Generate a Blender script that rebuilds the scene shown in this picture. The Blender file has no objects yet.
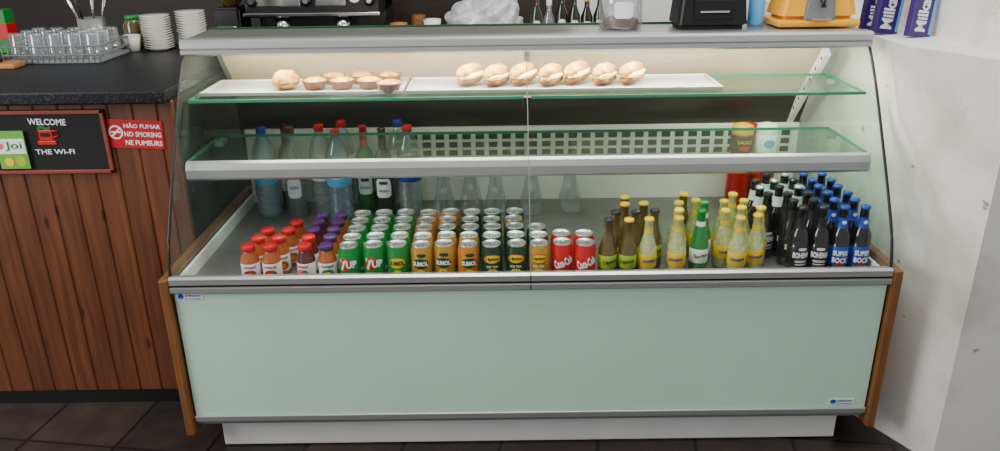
import bpy, bmesh, math, random
from mathutils import Vector, Matrix, noise
random.seed(4)
S=bpy.context.scene
COL=S.collection
# ------------------------------------------------------------------ materials
def lin(c):
    r=[]
    for x in c[:3]:
        x=x/255.0
        r.append(x/12.92 if x<=0.04045 else ((x+0.055)/1.055)**2.4)
    return r+[1.0]
def base(name):
    m=bpy.data.materials.new(name); m.use_nodes=True
    nt=m.node_tree; b=nt.nodes['Principled BSDF']
    return m,nt,b
def pm(name,c,rough=.5,metal=0,var=.08,scale=30,bump=0,emit=0,stretch=None,coat=0,c2=None):
    m,nt,b=base(name)
    tc=nt.nodes.new('ShaderNodeTexCoord'); mp=nt.nodes.new('ShaderNodeMapping')
    nt.links.new(tc.outputs['Object'],mp.inputs[0])
    if stretch: mp.inputs['Scale'].default_value=stretch
    n=nt.nodes.new('ShaderNodeTexNoise'); n.inputs['Scale'].default_value=scale; n.inputs['Detail'].default_value=4
    nt.links.new(mp.outputs[0],n.inputs['Vector'])
    r=nt.nodes.new('ShaderNodeValToRGB'); L=lin(c)
    r.color_ramp.elements[0].position=.3; r.color_ramp.elements[1].position=.7
    r.color_ramp.elements[0].color=[x*(1-var) for x in L[:3]]+[1]
    r.color_ramp.elements[1].color=[min(1,x*(1+var)) for x in L[:3]]+[1]
    if c2:
        r.color_ramp.elements[0].position=.38; r.color_ramp.elements[1].position=.6
        r.color_ramp.elements[0].color=L; r.color_ramp.elements[1].color=lin(c2)
    nt.links.new(n.outputs['Fac'],r.inputs[0]); nt.links.new(r.outputs[0],b.inputs['Base Color'])
    b.inputs['Roughness'].default_value=rough; b.inputs['Metallic'].default_value=metal
    if coat: b.inputs['Coat Weight'].default_value=coat
    if bump:
        bp=nt.nodes.new('ShaderNodeBump'); bp.inputs['Strength'].default_value=bump; bp.inputs['Distance'].default_value=.004
        nt.links.new(n.outputs['Fac'],bp.inputs['Height']); nt.links.new(bp.outputs[0],b.inputs['Normal'])
    if emit:
        b.inputs['Emission Strength'].default_value=emit
        b.inputs['Emission Color'].default_value=L
    return m
def glassm(name,tint=(255,255,255),body=(255,255,255),opac=0.0,refl=.05,rough=.02,edge=.6):
    """thin glass: transparent + fresnel-like gloss + optional tinted body"""
    m=bpy.data.materials.new(name); m.use_nodes=True; nt=m.node_tree
    for n in list(nt.nodes): nt.nodes.remove(n)
    o=nt.nodes.new('ShaderNodeOutputMaterial'); tr=nt.nodes.new('ShaderNodeBsdfTransparent'); tr.inputs[0].default_value=lin(tint)
    df=nt.nodes.new('ShaderNodeBsdfDiffuse')
    ns=nt.nodes.new('ShaderNodeTexNoise'); ns.inputs['Scale'].default_value=12
    rp=nt.nodes.new('ShaderNodeValToRGB'); L=lin(body)
    rp.color_ramp.elements[0].color=[x*.85 for x in L[:3]]+[1]; rp.color_ramp.elements[1].color=L
    nt.links.new(ns.outputs['Fac'],rp.inputs[0]); nt.links.new(rp.outputs[0],df.inputs[0])
    m1=nt.nodes.new('ShaderNodeMixShader'); m1.inputs[0].default_value=opac
    nt.links.new(tr.outputs[0],m1.inputs[1]); nt.links.new(df.outputs[0],m1.inputs[2])
    g=nt.nodes.new('ShaderNodeBsdfGlossy'); g.inputs['Roughness'].default_value=rough
    lw=nt.nodes.new('ShaderNodeLayerWeight'); lw.inputs['Blend'].default_value=.5
    p=nt.nodes.new('ShaderNodeMath'); p.operation='POWER'; p.inputs[1].default_value=4
    nt.links.new(lw.outputs['Facing'],p.inputs[0])
    a=nt.nodes.new('ShaderNodeMath'); a.operation='MULTIPLY_ADD'; a.inputs[1].default_value=edge; a.inputs[2].default_value=refl
    nt.links.new(p.outputs[0],a.inputs[0])
    m2=nt.nodes.new('ShaderNodeMixShader'); nt.links.new(a.outputs[0],m2.inputs[0])
    nt.links.new(m1.outputs[0],m2.inputs[1]); nt.links.new(g.outputs[0],m2.inputs[2])
    nt.links.new(m2.outputs[0],o.inputs[0])
    return m
ALU=pm('brushed_aluminium',(198,198,195),.36,.8,.08,60,stretch=(.05,1,8))
STEEL=pm('stainless_steel',(175,172,165),.3,.8,.1,40,stretch=(.1,3,3))
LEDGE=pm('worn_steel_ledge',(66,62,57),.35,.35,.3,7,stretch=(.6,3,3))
DECK=pm('grey_steel_deck',(124,123,121),.38,.5,.12,12)
CHROME=pm('chrome',(215,215,215),.12,1,.03)
SILV=pm('can_lid_silver',(205,205,205),.28,.85,.05)
INNER=pm('white_inner_panel',(222,224,221),.45,0,.04,8)
PANEL=pm('pale_green_panel',(198,228,205),.33,0,.035,3,coat=.3)
KICK=pm('off_white_kick',(228,226,220),.45,0,.06,6,bump=.15)
BLACK=pm('black_plastic',(12,12,13),.35,0,.15)
DARK=pm('dark_slot',(9,9,10),.9,0,.1)
GREY=pm('grey_plastic',(120,122,122),.5,0,.08)
WHITE=pm('white_plastic',(232,232,228),.4,0,.03)
CERAM=pm('white_ceramic',(235,233,226),.2,0,.03,coat=.4)
PINE=pm('golden_wood',(124,78,40),.45,0,.25,14,stretch=(4,4,.4))
BROWN=pm('dark_brown_wood',(38,25,18),.5,0,.3,12,stretch=(.5,3,3))
REDP=pm('red_paint',(198,8,14),.35,0,.05)
GREENP=pm('green_paint',(10,124,44),.35,0,.06)
PURP=pm('purple_cap',(78,30,96),.35,0,.06)
MILKA=pm('lilac_carton',(50,30,104),.4,0,.06)
WTXT=pm('white_print',(240,240,238),.5,0,.02)
BTXT=pm('black_print',(10,10,12),.5,0,.05)
YEL=pm('yellow_paint',(244,200,6),.35,0,.05)
YELM=pm('yellow_machine',(240,168,0),.3,0,.05,coat=.4)
ORG=pm('orange_gold_print',(214,130,34),.32,.35,.1)
GOLD=pm('gold_print',(196,150,50),.3,.4,.1)
LIME=pm('lime_print',(160,190,40),.35,0,.08)
BLUE=pm('blue_print',(14,56,160),.4,0,.05)
LBLUE=pm('light_blue_print',(90,170,225),.4,0,.05)
DGREEN=pm('dark_green_print',(12,62,34),.3,.1,.08)
BEER=pm('dark_beer_glass',(12,8,6),.1,0,.2,coat=.5)
GREENG=pm('green_bottle_glass',(20,120,45),.1,0,.15,coat=.5)
DGG=pm('dark_green_glass',(14,32,12),.1,0,.15,coat=.5)
JUICE=pm('orange_juice',(170,84,32),.25,0,.15,coat=.5)
JUICE2=pm('berry_juice',(84,28,26),.25,0,.15,coat=.5)
LEM=pm('pale_lemon_drink',(182,186,124),.08,0,.35,60,coat=.8)
TEA=pm('amber_drink',(86,72,22),.1,0,.3,60,coat=.8)
CREAM=pm('custard_cream',(236,214,140),.5,0,.08,40)
SUGAR=pm('sugared_dough',(116,68,14),.75,0,.1,34,bump=.6,c2=(188,140,58))
BAKED=pm('baked_bun_crust',(84,46,10),.6,0,.4,30,bump=.4,c2=(136,86,22))
DOUGH=pm('baked_dough',(104,64,16),.6,0,.3,40,bump=.3)
CUST=pm('custard_top',(110,60,12),.4,0,.3,60,c2=(200,146,32))
TRAYM=pm('silver_tray',(172,172,168),.35,.35,.04)
KETCH=pm('ketchup_red',(170,8,8),.28,0,.08)
MUST=pm('mustard_yellow',(218,164,34),.4,0,.08)
WOODB=pm('light_wood_board',(170,116,64),.5,0,.2,10,stretch=(1,6,6))
LAMP=pm('lamp_tube_glow',(255,240,205),.5,emit=14)
CHALK=pm('chalkboard_black',(10,10,11),.8,0,.2)
FRAME=pm('red_brown_frame',(132,54,38),.5,0,.15,20)
SIGNR=pm('sign_red',(186,10,28),.4,0,.05)
PINK=pm('pink_print',(226,100,112),.5,0,.05)
GCARD=pm('green_card',(100,170,60),.45,0,.15,20)
GLASS=glassm('clear_glass',(252,254,253),refl=.012,edge=.3)
SIDEG=glassm('side_glass',(240,248,244),(190,215,205),.05,refl=.04,edge=.5)
SHELFG=glassm('shelf_glass',(236,248,242),(150,190,170),.01,.012,edge=.22)
EDGEG=pm('green_glass_edge',(44,124,92),.15,0,.1,coat=.5)
DOORG=glassm('glow_tinted_door_glass',(235,240,235),(240,224,186),.6,.06,.15)  # cream body colour stands in for the lamp's glow reflected in the doors
CLEAR=glassm('bottle_clear',(236,243,246),(225,235,238),.14,.16)
GWARE=glassm('glassware',(236,240,242),(235,240,242),.10,.18)
BAG=glassm('plastic_film',(240,240,242),(225,228,234),.62,.12,.2)
BLUEG=glassm('blue_tint_bottle',(212,228,240),(190,215,232),.2,.16)

def wood_planks():
    m,nt,b=base('stained_pine_planks')
    N=nt.nodes.new; K=nt.links.new
    tc=N('ShaderNodeTexCoord'); sx=N('ShaderNodeSeparateXYZ'); K(tc.outputs['Object'],sx.inputs[0])
    d=N('ShaderNodeMath'); d.operation='DIVIDE'; d.inputs[1].default_value=.075; K(sx.outputs['X'],d.inputs[0])
    fl=N('ShaderNodeMath'); fl.operation='FLOOR'; K(d.outputs[0],fl.inputs[0])
    wn=N('ShaderNodeTexWhiteNoise'); wn.noise_dimensions='1D'; K(fl.outputs[0],wn.inputs['W'])
    mp=N('ShaderNodeMapping'); mp.inputs['Scale'].default_value=(22,14,1.3); K(tc.outputs['Object'],mp.inputs[0])
    add=N('ShaderNodeVectorMath'); add.operation='ADD'; K(mp.outputs[0],add.inputs[0]); K(wn.outputs['Color'],add.inputs[1])
    n=N('ShaderNodeTexNoise'); n.inputs['Scale'].default_value=2.2; n.inputs['Detail'].default_value=6; n.inputs['Distortion'].default_value=.5; K(add.outputs[0],n.inputs['Vector'])
    r=N('ShaderNodeValToRGB'); r.color_ramp.elements[0].position=.2; r.color_ramp.elements[1].position=.85
    r.color_ramp.elements[0].color=lin((70,35,21)); r.color_ramp.elements[1].color=lin((128,73,43)); K(n.outputs['Fac'],r.inputs[0])
    mp2=N('ShaderNodeMapping'); mp2.inputs['Scale'].default_value=(13.33,0.01,4.2); K(tc.outputs['Object'],mp2.inputs[0])
    v=N('ShaderNodeTexVoronoi'); v.inputs['Scale'].default_value=1.0; K(mp2.outputs[0],v.inputs['Vector'])
    rk=N('ShaderNodeValToRGB'); rk.color_ramp.elements[0].position=.05; rk.color_ramp.elements[1].position=.13
    rk.color_ramp.elements[0].color=(.3,.26,.25,1); rk.color_ramp.elements[1].color=(1,1,1,1); K(v.outputs['Distance'],rk.inputs[0])
    mx=N('ShaderNodeMix'); mx.data_type='RGBA'; mx.blend_type='MULTIPLY'; mx.inputs[0].default_value=1
    K(r.outputs[0],mx.inputs[6]); K(rk.outputs[0],mx.inputs[7])
    mr=N('ShaderNodeMapRange'); mr.inputs[3].default_value=.88; mr.inputs[4].default_value=1.08; K(wn.outputs['Value'],mr.inputs[0])
    m2=N('ShaderNodeMix'); m2.data_type='RGBA'; m2.blend_type='MULTIPLY'; m2.inputs[0].default_value=1
    K(mx.outputs[2],m2.inputs[6]); K(mr.outputs[0],m2.inputs[7])
    K(m2.outputs[2],b.inputs['Base Color']); b.inputs['Roughness'].default_value=.42
    return m
PLANK=wood_planks()
def speckle():
    m,nt,b=base('speckled_black_worktop'); N=nt.nodes.new; K=nt.links.new
    tc=N('ShaderNodeTexCoord'); n=N('ShaderNodeTexNoise'); n.inputs['Scale'].default_value=150; n.inputs['Detail'].default_value=3; K(tc.outputs['Object'],n.inputs['Vector'])
    r=N('ShaderNodeValToRGB'); e=r.color_ramp.elements; e[0].position=.52; e[0].color=lin((13,14,17)); e[1].position=.74; e[1].color=lin((62,62,65))
    K(n.outputs['Fac'],r.inputs[0]); K(r.outputs[0],b.inputs['Base Color']); b.inputs['Roughness'].default_value=.45; b.inputs['Specular IOR Level'].default_value=.25
    return m
SPECK=speckle()
def tiles():
    m,nt,b=base('dark_slate_tiles'); N=nt.nodes.new; K=nt.links.new
    tc=N('ShaderNodeTexCoord'); mp=N('ShaderNodeMapping'); mp.inputs['Rotation'].default_value=(0,0,math.radians(8)); mp.inputs['Location'].default_value=(.1,.12,0)
    K(tc.outputs['Object'],mp.inputs[0])
    br=N('ShaderNodeTexBrick'); br.offset=0; br.inputs['Scale'].default_value=1; br.inputs['Brick Width'].default_value=.31; br.inputs['Row Height'].default_value=.31
    br.inputs['Mortar Size'].default_value=.006; br.inputs['Color1'].default_value=lin((70,58,53)); br.inputs['Color2'].default_value=lin((54,48,46)); br.inputs['Mortar'].default_value=lin((20,16,15))
    K(mp.outputs[0],br.inputs['Vector'])
    n=N('ShaderNodeTexNoise'); n.inputs['Scale'].default_value=9; n.inputs['Detail'].default_value=7; K(tc.outputs['Object'],n.inputs['Vector'])
    r=N('ShaderNodeValToRGB'); r.color_ramp.elements[0].position=.3; r.color_ramp.elements[1].position=.75; r.color_ramp.elements[0].color=(.45,.43,.42,1); r.color_ramp.elements[1].color=(1.0,.95,.9,1); K(n.outputs['Fac'],r.inputs[0])
    mx=N('ShaderNodeMix'); mx.data_type='RGBA'; mx.blend_type='MULTIPLY'; mx.inputs[0].default_value=1; K(br.outputs['Color'],mx.inputs[6]); K(r.outputs[0],mx.inputs[7])
    K(mx.outputs[2],b.inputs['Base Color']); b.inputs['Roughness'].default_value=.42
    bp=N('ShaderNodeBump'); bp.inputs['Strength'].default_value=.4; bp.inputs['Distance'].default_value=.006; K(n.outputs['Fac'],bp.inputs['Height']); K(bp.outputs[0],b.inputs['Normal'])
    return m
TILES=tiles()
def plaster():
    m,nt,b=base('scuffed_white_plaster'); N=nt.nodes.new; K=nt.links.new
    tc=N('ShaderNodeTexCoord'); n=N('ShaderNodeTexNoise'); n.inputs['Scale'].default_value=2.2; n.inputs['Detail'].default_value=8; n.inputs['Roughness'].default_value=.65; K(tc.outputs['Object'],n.inputs['Vector'])
    r=N('ShaderNodeValToRGB'); e=r.color_ramp.elements; e[0].position=.32; e[0].color=lin((206,196,184)); e[1].position=.5; e[1].color=lin((236,232,225)); K(n.outputs['Fac'],r.inputs[0])
    n2=N('ShaderNodeTexNoise'); n2.inputs['Scale'].default_value=16; n2.inputs['Detail'].default_value=5; K(tc.outputs['Object'],n2.inputs['Vector'])
    r2=N('ShaderNodeValToRGB'); r2.color_ramp.elements[0].position=.28; r2.color_ramp.elements[0].color=(.4,.33,.26,1); r2.color_ramp.elements[1].position=.32; r2.color_ramp.elements[1].color=(1,1,1,1); K(n2.outputs['Fac'],r2.inputs[0])
    mx=N('ShaderNodeMix'); mx.data_type='RGBA'; mx.blend_type='MULTIPLY'; mx.inputs[0].default_value=1; K(r.outputs[0],mx.inputs[6]); K(r2.outputs[0],mx.inputs[7])
    K(mx.outputs[2],b.inputs['Base Color']); b.inputs['Roughness'].default_value=.55
    bp=N('ShaderNodeBump'); bp.inputs['Strength'].default_value=.35; bp.inputs['Distance'].default_value=.012; K(n.outputs['Fac'],bp.inputs['Height']); K(bp.outputs[0],b.inputs['Normal'])
    return m
PLAST=plaster()
# ------------------------------------------------------------------ mesh builder
_tc={}
def textgeo(s,bold=.0):
    k=(s,bold)
    if k in _tc: return _tc[k]
    cu=bpy.data.curves.new('t','FONT'); cu.body=s; cu.size=1; cu.resolution_u=2; cu.offset=bold; cu.align_x='CENTER'; cu.align_y='CENTER'
    ob=bpy.data.objects.new('t',cu); COL.objects.link(ob)
    dg=bpy.context.evaluated_depsgraph_get(); dg.update()
    me=bpy.data.meshes.new_from_object(ob.evaluated_get(dg))
    vs=[(v.co.x,v.co.y) for v in me.vertices]; fs=[list(p.vertices) for p in me.polygons]
    if vs:
        cx=(min(v[0] for v in vs)+max(v[0] for v in vs))/2; cy=(min(v[1] for v in vs)+max(v[1] for v in vs))/2
        w=max(v[0] for v in vs)-min(v[0] for v in vs); h=max(v[1] for v in vs)-min(v[1] for v in vs)
        vs=[(a-cx,b-cy) for a,b in vs]
    else: w=h=1
    bpy.data.objects.remove(ob); bpy.data.meshes.remove(me); bpy.data.curves.remove(cu)
    _tc[k]=(vs,fs,w,h); return _tc[k]
class MB:
    def __init__(s): s.v=[];s.f=[];s.m=[];s.s=[];s.mats=[]
    def mi(s,mat):
        if mat not in s.mats: s.mats.append(mat)
        return s.mats.index(mat)
    def add(s,vs,fs,mat,smooth=False,M=None):
        o=len(s.v)
        for p in vs:
            p=Vector(p)
            if M is not None: p=M@p
            s.v.append(tuple(p))
        for i,f in enumerate(fs):
            s.f.append([o+k for k in f]); mm=mat[i] if isinstance(mat,list) else mat
            s.m.append(s.mi(mm)); s.s.append(smooth)
        return s
    def box(s,x0,x1,y0,y1,z0,z1,mat,bev=0,M=None,seg=2):
        bm=bmesh.new(); bmesh.ops.create_cube(bm,size=1)
        for v in bm.verts: v.co=Vector(((x0+x1)/2+v.co.x*(x1-x0),(y0+y1)/2+v.co.y*(y1-y0),(z0+z1)/2+v.co.z*(z1-z0)))
        if bev: bmesh.ops.bevel(bm,geom=bm.edges[:],offset=bev,segments=seg,affect='EDGES',profile=.5)
        bm.verts.index_update()
        s.add([v.co.copy() for v in bm.verts],[[v.index for v in f.verts] for f in bm.faces],mat,False,M); bm.free(); return s
    def lathe(s,prof,mat,seg=24,M=None,smooth=True,flute=0,nfl=0,scale=(1,1)):
        vs=[];fs=[];ms=[];rings=[]
        for p in prof:
            r,z=p[0],p[1]
            if r<1e-6: rings.append([len(vs)]); vs.append((0,0,z))
            else:
                ring=[]
                for i in range(seg):
                    a=2*math.pi*i/seg; rr=r*(1+flute*math.cos(nfl*a)) if flute else r
                    ring.append(len(vs)); vs.append((rr*math.sin(a)*scale[0],-rr*math.cos(a)*scale[1],z))
                rings.append(ring)
        for k in range(len(rings)-1):
            a,b=rings[k],rings[k+1]; mm=prof[k][2] if len(prof[k])>2 else mat
            for i in range(seg):
                j=(i+1)%seg
                if len(a)==1 and len(b)==1: continue
                if len(a)==1: f=[a[0],b[j],b[i]]
                elif len(b)==1: f=[a[i],a[j],b[0]]
                else: f=[a[i],a[j],b[j],b[i]]
                fs.append(f); ms.append(mm)
        return s.add(vs,fs,ms,smooth,M)
    def prismx(s,prof,x0,x1,mat,smooth=False,caps=True):
        n=len(prof); vs=[(x0,y,z) for y,z in prof]+[(x1,y,z) for y,z in prof]
        fs=[[i,(i+1)%n,n+(i+1)%n,n+i] for i in range(n)]
        if caps: fs+=[list(range(n))[::-1],list(range(n,2*n))]
        return s.add(vs,fs,mat,smooth)
    def sheet(s,prof,x0,x1,mat,nx=1):
        n=len(prof); vs=[];fs=[]
        for j in range(nx+1):
            x=x0+(x1-x0)*j/nx; vs+=[(x,y,z) for y,z in prof]
        for j in range(nx):
            for i in range(n-1): fs.append([j*n+i,(j+1)*n+i,(j+1)*n+i+1,j*n+i+1])
        return s.add(vs,fs,mat,True)
    def tube(s,pts,r,mat,seg=8,M=None):
        pts=[Vector(p) for p in pts]; vs=[];fs=[];n=len(pts)
        for i,p in enumerate(pts):
            d=(pts[min(i+1,n-1)]-pts[max(i-1,0)]).normalized()
            u=d.cross(Vector((0,0,1))) if abs(d.z)<.9 else d.cross(Vector((1,0,0)))
            u.normalize(); w=d.cross(u)
            rr=r[i] if isinstance(r,(list,tuple)) else r
            for k in range(seg):
                a=2*math.pi*k/seg; vs.append(p+u*rr*math.cos(a)+w*rr*math.sin(a))
        for i in range(n-1):
            for k in range(seg):
                l=(k+1)%seg; fs.append([i*seg+k,i*seg+l,(i+1)*seg+l,(i+1)*seg+k])
        fs.append(list(range(seg))[::-1]); fs.append([ (n-1)*seg+k for k in range(seg)])
        return s.add(vs,fs,mat,True,M)
    def text(s,t,x,y,z,w,mat,h=None,M=None,bold=.02,rot=0):
        vs,fs,tw,th=textgeo(t,bold); k=w/tw; kz=k if h is None else h/th; c,sn=math.cos(rot),math.sin(rot)
        out=[]
        for a,b in vs:
            a*=k;b*=kz; out.append((x+a*c-b*sn,y,z+a*sn+b*c))
        return s.add(out,fs,mat,False,M)
    def btext(s,t,R,z,w,mat,h=None,bold=.02,rot=0,off=.0007,a0=0,R2=None):
        vs,fs,tw,th=textgeo(t,bold); k=w/tw; kz=k if h is None else h/th; c,sn=math.cos(rot),math.sin(rot); out=[]
        for a,b in vs:
            a*=k;b*=kz; X=a*c-b*sn; Z=a*sn+b*c; an=X/R+a0; rr=R+off
            out.append((rr*math.sin(an),-rr*math.cos(an),z+Z))
        return s.add(out,fs,mat,False)
    def bpatch(s,R,zc,w,h,mat,ell=True,off=.0004,a0=0,n=20):
        vs=[];fs=[]
        rings=4
        for k in range(rings+1):
            q=k/rings
            for i in range(n):
                a=2*math.pi*i/n; cx=math.cos(a);cz=math.sin(a)
                if not ell:
                    mm=max(abs(cx),abs(cz)); cx/=mm; cz/=mm
                X=cx*w/2*q; Z=cz*h/2*q; an=X/R+a0
                vs.append(((R+off)*math.sin(an),-(R+off)*math.cos(an),zc+Z))
        for k in range(rings):
            for i in range(n):
                j=(i+1)%n; fs.append([k*n+i,k*n+j,(k+1)*n+j,(k+1)*n+i])
        return s.add(vs,fs,mat,True)
    def mesh(s,name):
        me=bpy.data.meshes.new(name); me.from_pydata(s.v,[],s.f)
        for m in s.mats: me.materials.append(m)
        me.polygons.foreach_set('material_index',s.m); me.polygons.foreach_set('use_smooth',s.s); me.update(); return me
def obj(name,me,parent=None,loc=(0,0,0),rot=(0,0,0),**kw):
    o=bpy.data.objects.new(name,me); COL.objects.link(o); o.location=loc; o.rotation_euler=rot
    if parent: o.parent=parent
    for k,v in kw.items(): o[k]=v
    return o
def root(name,loc,label,cat,rot=(0,0,0),group=None):
    o=bpy.data.objects.new(name,None); o.empty_display_size=.02; COL.objects.link(o); o.location=loc; o.rotation_euler=rot
    o['label']=label; o['category']=cat
    if group: o['group']=group
    return o
def place(name,parts,loc,label,cat,rz=0,group=None,rot=None):
    r=root(name,loc,label,cat,rot or (0,0,rz),group)
    for pn,me,*l in parts:
        o=obj(pn,me,r)
        if l: o['label']=l[0]
    return r
def catmull(P,n=8):
    out=[]
    for i in range(len(P)-1):
        p0=P[max(i-1,0)];p1=P[i];p2=P[i+1];p3=P[min(i+2,len(P)-1)]
        for k in range(n):
            t=k/n
            out.append(tuple(.5*((2*p1[j])+(-p0[j]+p2[j])*t+(2*p0[j]-5*p1[j]+4*p2[j]-p3[j])*t*t+(-p0[j]+3*p1[j]-3*p2[j]+p3[j])*t**3) for j in range(len(p1))))
    out.append(tuple(P[-1])); return out
# ------------------------------------------------------------------ setting
def struct(name,mb,**k):
    o=obj(name,mb.mesh(name)); o['kind']='structure'; return o
struct('floor',MB().box(-3.2,2.6,-3.2,2.6,-.05,0,TILES))
wr=MB()
def prismz(mb,pts,z0,z1,mat):
    n=len(pts); vs=[(x,y,z0) for x,y in pts]+[(x,y,z1) for x,y in pts]
    mb.add(vs,[[i,(i+1)%n,n+(i+1)%n,n+i] for i in range(n)]+[list(range(n))[::-1],list(range(n,2*n))],mat)
prismz(wr,[(1.088,2.5),(1.088,.22),(1.235,-.06),(2.6,-.06),(2.6,2.5)],0,1.225,PLAST)
prismz(wr,[(1.262,2.5),(1.262,.0),(1.3,-.06),(2.6,-.06),(2.6,2.5)],1.225,2.7,PLAST)
struct('wall_right',wr)
struct('wall_back',MB().box(-3.2,.35,2.5,2.6,0,2.7,BROWN).box(.35,2.6,2.5,2.6,0,2.7,INNER))
# ------------------------------------------------------------------ bar counter
bar=root('bar_counter',(-1.65,.6,0),'dark wood-panelled bar counter with speckled black worktop','bar counter')
def bp(name,mb,**k):
    o=obj(name,mb.mesh(name),bar,(1.65,-.6,0))
    for a,b in k.items(): o[a]=b
    return o
bp('worktop',MB().box(-2.4,-1.075,.265,1.22,1.078,1.118,SPECK,.006),label='speckled black laminate worktop with dark edge')
pl=MB()
x=-2.4
while x<-1.09:
    x2=min(x+.0742,-1.077); pl.box(x,x2,.315,.335,.055,1.078,PLANK,.004,seg=1); x+=.075
bp('front_panel',pl,label='reddish-brown tongue-and-groove pine panelling')
bp('body',MB().box(-2.4,-1.077,.336,.9,.05,1.078,BROWN))
bp('kickboard',MB().box(-2.4,-1.077,.325,.9,0,.052,BLACK))
# chalkboard
cb=MB()
cb.box(-.19,.19,-.008,0,-.10,.10,CHALK)
for a in ((-.19,.19,.088,.10),(-.19,.19,-.10,-.088)): cb.box(a[0],a[1],-.014,0,a[2],a[3],FRAME,.002)
for a in ((-.19,-.178),(.178,.19)): cb.box(a[0],a[1],-.014,0,-.1,.1,FRAME,.002)
cb.text('WELCOME',.012,-.0085,.064,.115,WTXT,rot=-.03,h=.02)
cb.text('THE WI-FI',.018,-.0085,-.03,.12,WTXT,bold=.01,h=.016)
cb.box(-.03,.03,-.0095,-.008,-.006,.006,REDP,.003).box(-.022,.022,-.0095,-.008,.008,.04,REDP,.003).box(-.015,.015,-.0099,-.0094,.018,.03,CHALK)
cb.tube([(.02,-.009,.036),(.038,-.009,.036),(.04,-.009,.02),(.02,-.009,.014)],.0028,REDP,6)
cb.text('~',0,-.0098,.0455,.04,GREENP)
place('chalkboard',[('framed_board',cb.mesh('board'))],(-1.475,.3145,.955),'framed chalkboard with white and red writing on the bar front','chalkboard')
gc=MB().box(-.045,.045,-.002,0,-.06,.06,GCARD,0).box(-.042,.042,-.003,-.0015,-.012,.035,WTXT)
gc.lathe([(0,0),(.010,0)],PINK,20,M=Matrix.Translation((-.032,-.0032,.012))@Matrix.Rotation(math.pi/2,4,'X'))
gc.lathe([(0,0),(.018,0)],LIME,20,M=Matrix.Translation((.02,-.0032,-.036))@Matrix.Rotation(math.pi/2,4,'X')).lathe([(0,0),(.014,0)],YEL,20,M=Matrix.Translation((-.015,-.0034,-.038))@Matrix.Rotation(math.pi/2,4,'X'))
gc.text('Joi',.008,-.0037,.012,.052,GREENP,h=.03)
place('drink_card',[('card',gc.mesh('card'))],(-1.582,.2975,.935),'green drink advert card with pink spot fixed over the chalkboard','sign card')
ns=MB().box(-.086,.086,-.003,0,-.045,.045,SIGNR,.001)
def ringf(mb,cx,cz,r0,r1,y,mat,n=28):
    vs=[];fs=[]
    for i in range(n):
        a=2*math.pi*i/n; vs+=[(cx+r0*math.cos(a),y,cz+r0*math.sin(a)),(cx+r1*math.cos(a),y,cz+r1*math.sin(a))]
    for i in range(n):
        j=(i+1)%n; fs.append([2*i,2*i+1,2*j+1,2*j])
    mb.add(vs,fs,mat)
ringf(ns,-.058,.005,.017,.022,-.0036,WTXT)
ns.box(-.074,-.042,-.0037,-.003,.003,.008,WTXT)
ns.box(-.0205,.0205,-.0039,-.0031,-.0025,.0025,WTXT,M=Matrix.Translation((-.058,0,.005))@Matrix.Rotation(math.radians(-45),4,'Y'))
for i,t in enumerate(('NÃO FUMAR','NO SMOKING','NE FUMEURS')): ns.text(t,.024,-.0038,.028-.027*i,.112,WTXT,h=.016)
place('no_smoking_sign',[('sign_plate',ns.mesh('sign'))],(-1.203,.3145,.975),'red no smoking sign with white lettering in three languages','sign',rot=(0,.05,0))
# ------------------------------------------------------------------ display case
case=root('display_case',(0,.42,0),'refrigerated display counter with curved glass and pale green front','display case')
def cp(name,mb,parent=None,label=None):
    o=obj(name,mb.mesh(name),parent or case,(0,-.42,0) if parent is None else (0,0,0))
    if label: o['label']=label
    return o
W=1.035
P=[(.005,.615),(.028,.70),(.075,.79),(.165,.935),(.28,1.11),(.368,1.222)]
C=catmull(P,6)
cp('body',MB().box(-1.033,1.033,.014,.86,.125,.57,GREY))
cp('foot_rail',MB().box(-.93,.93,.2,.8,.0,.125,BLACK))
cp('front_panel',MB().box(-1.03,1.03,0,.012,.165,.585,PANEL,.002),label='pale green smooth front panel')
cp('bottom_trim',MB().box(-1.033,1.033,-.006,.013,.145,.166,ALU,.003),label='brushed aluminium trim strip')
RP=[(-.012,.588),(-.016,.592),(-.016,.605),(-.008,.608),(-.008,.612),(-.014,.615),(-.014,.632),(-.006,.638),(.02,.632),(.02,.588)]
rl=MB().prismx(RP,-1.033,-.0015,ALU)
rl.prismx(RP,.0015,1.033,ALU)
rl.box(-1.033,1.033,-.0095,.012,.6075,.6125,DARK)
rl.box(-1.033,1.033,-.004,.012,.583,.59,BLACK)
cp('lower_rail',rl,label='grooved aluminium rail under the curved glass')
kk=MB().box(-.985,.985,.07,.085,.004,.112,KICK,.003)
kk.box(-1.0,1.0,.075,.2,.112,.125,BLACK)
cp('kick_plate',kk,label='off-white dented metal kick plate')
for sx in (-1,1):
    sp=MB().box(min(sx*1.036,sx*1.064),max(sx*1.036,sx*1.064),-.016,.84,.10,.632,PINE,.006)
    cp('side_panel',sp,label='golden wood side panel')
    poly=C+[(.6,1.24),(.66,1.2),(.86,.87),(.86,.615)]
    sg=MB().add([(sx*W,y,z) for y,z in poly],[list(range(len(poly)))],SIDEG)
    cp('side_glass',sg,label='curved clear side glass')
    tr=MB().tube([(sx*W,y-.002,z) for y,z in C],.0045,BLACK,8)
    tr.tube([(sx*W,.368,1.222),(sx*W,.6,1.24),(sx*W,.66,1.2)],.004,BLACK,8)
    cp('edge_trim',tr,label='black edge gasket on the curved glass')
    cp('end_wall',MB().box(min(sx*1.0215,sx*1.032),max(sx*1.0215,sx*1.032),.03,.8,.57,.615,INNER,.003),label='white low inner end wall')
    fg=MB().sheet(C,min(sx*.0015,sx*1.033),max(sx*.0015,sx*1.033),GLASS,4)
    fo=cp('front_glass',fg,label='curved clear front glass pane')
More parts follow.
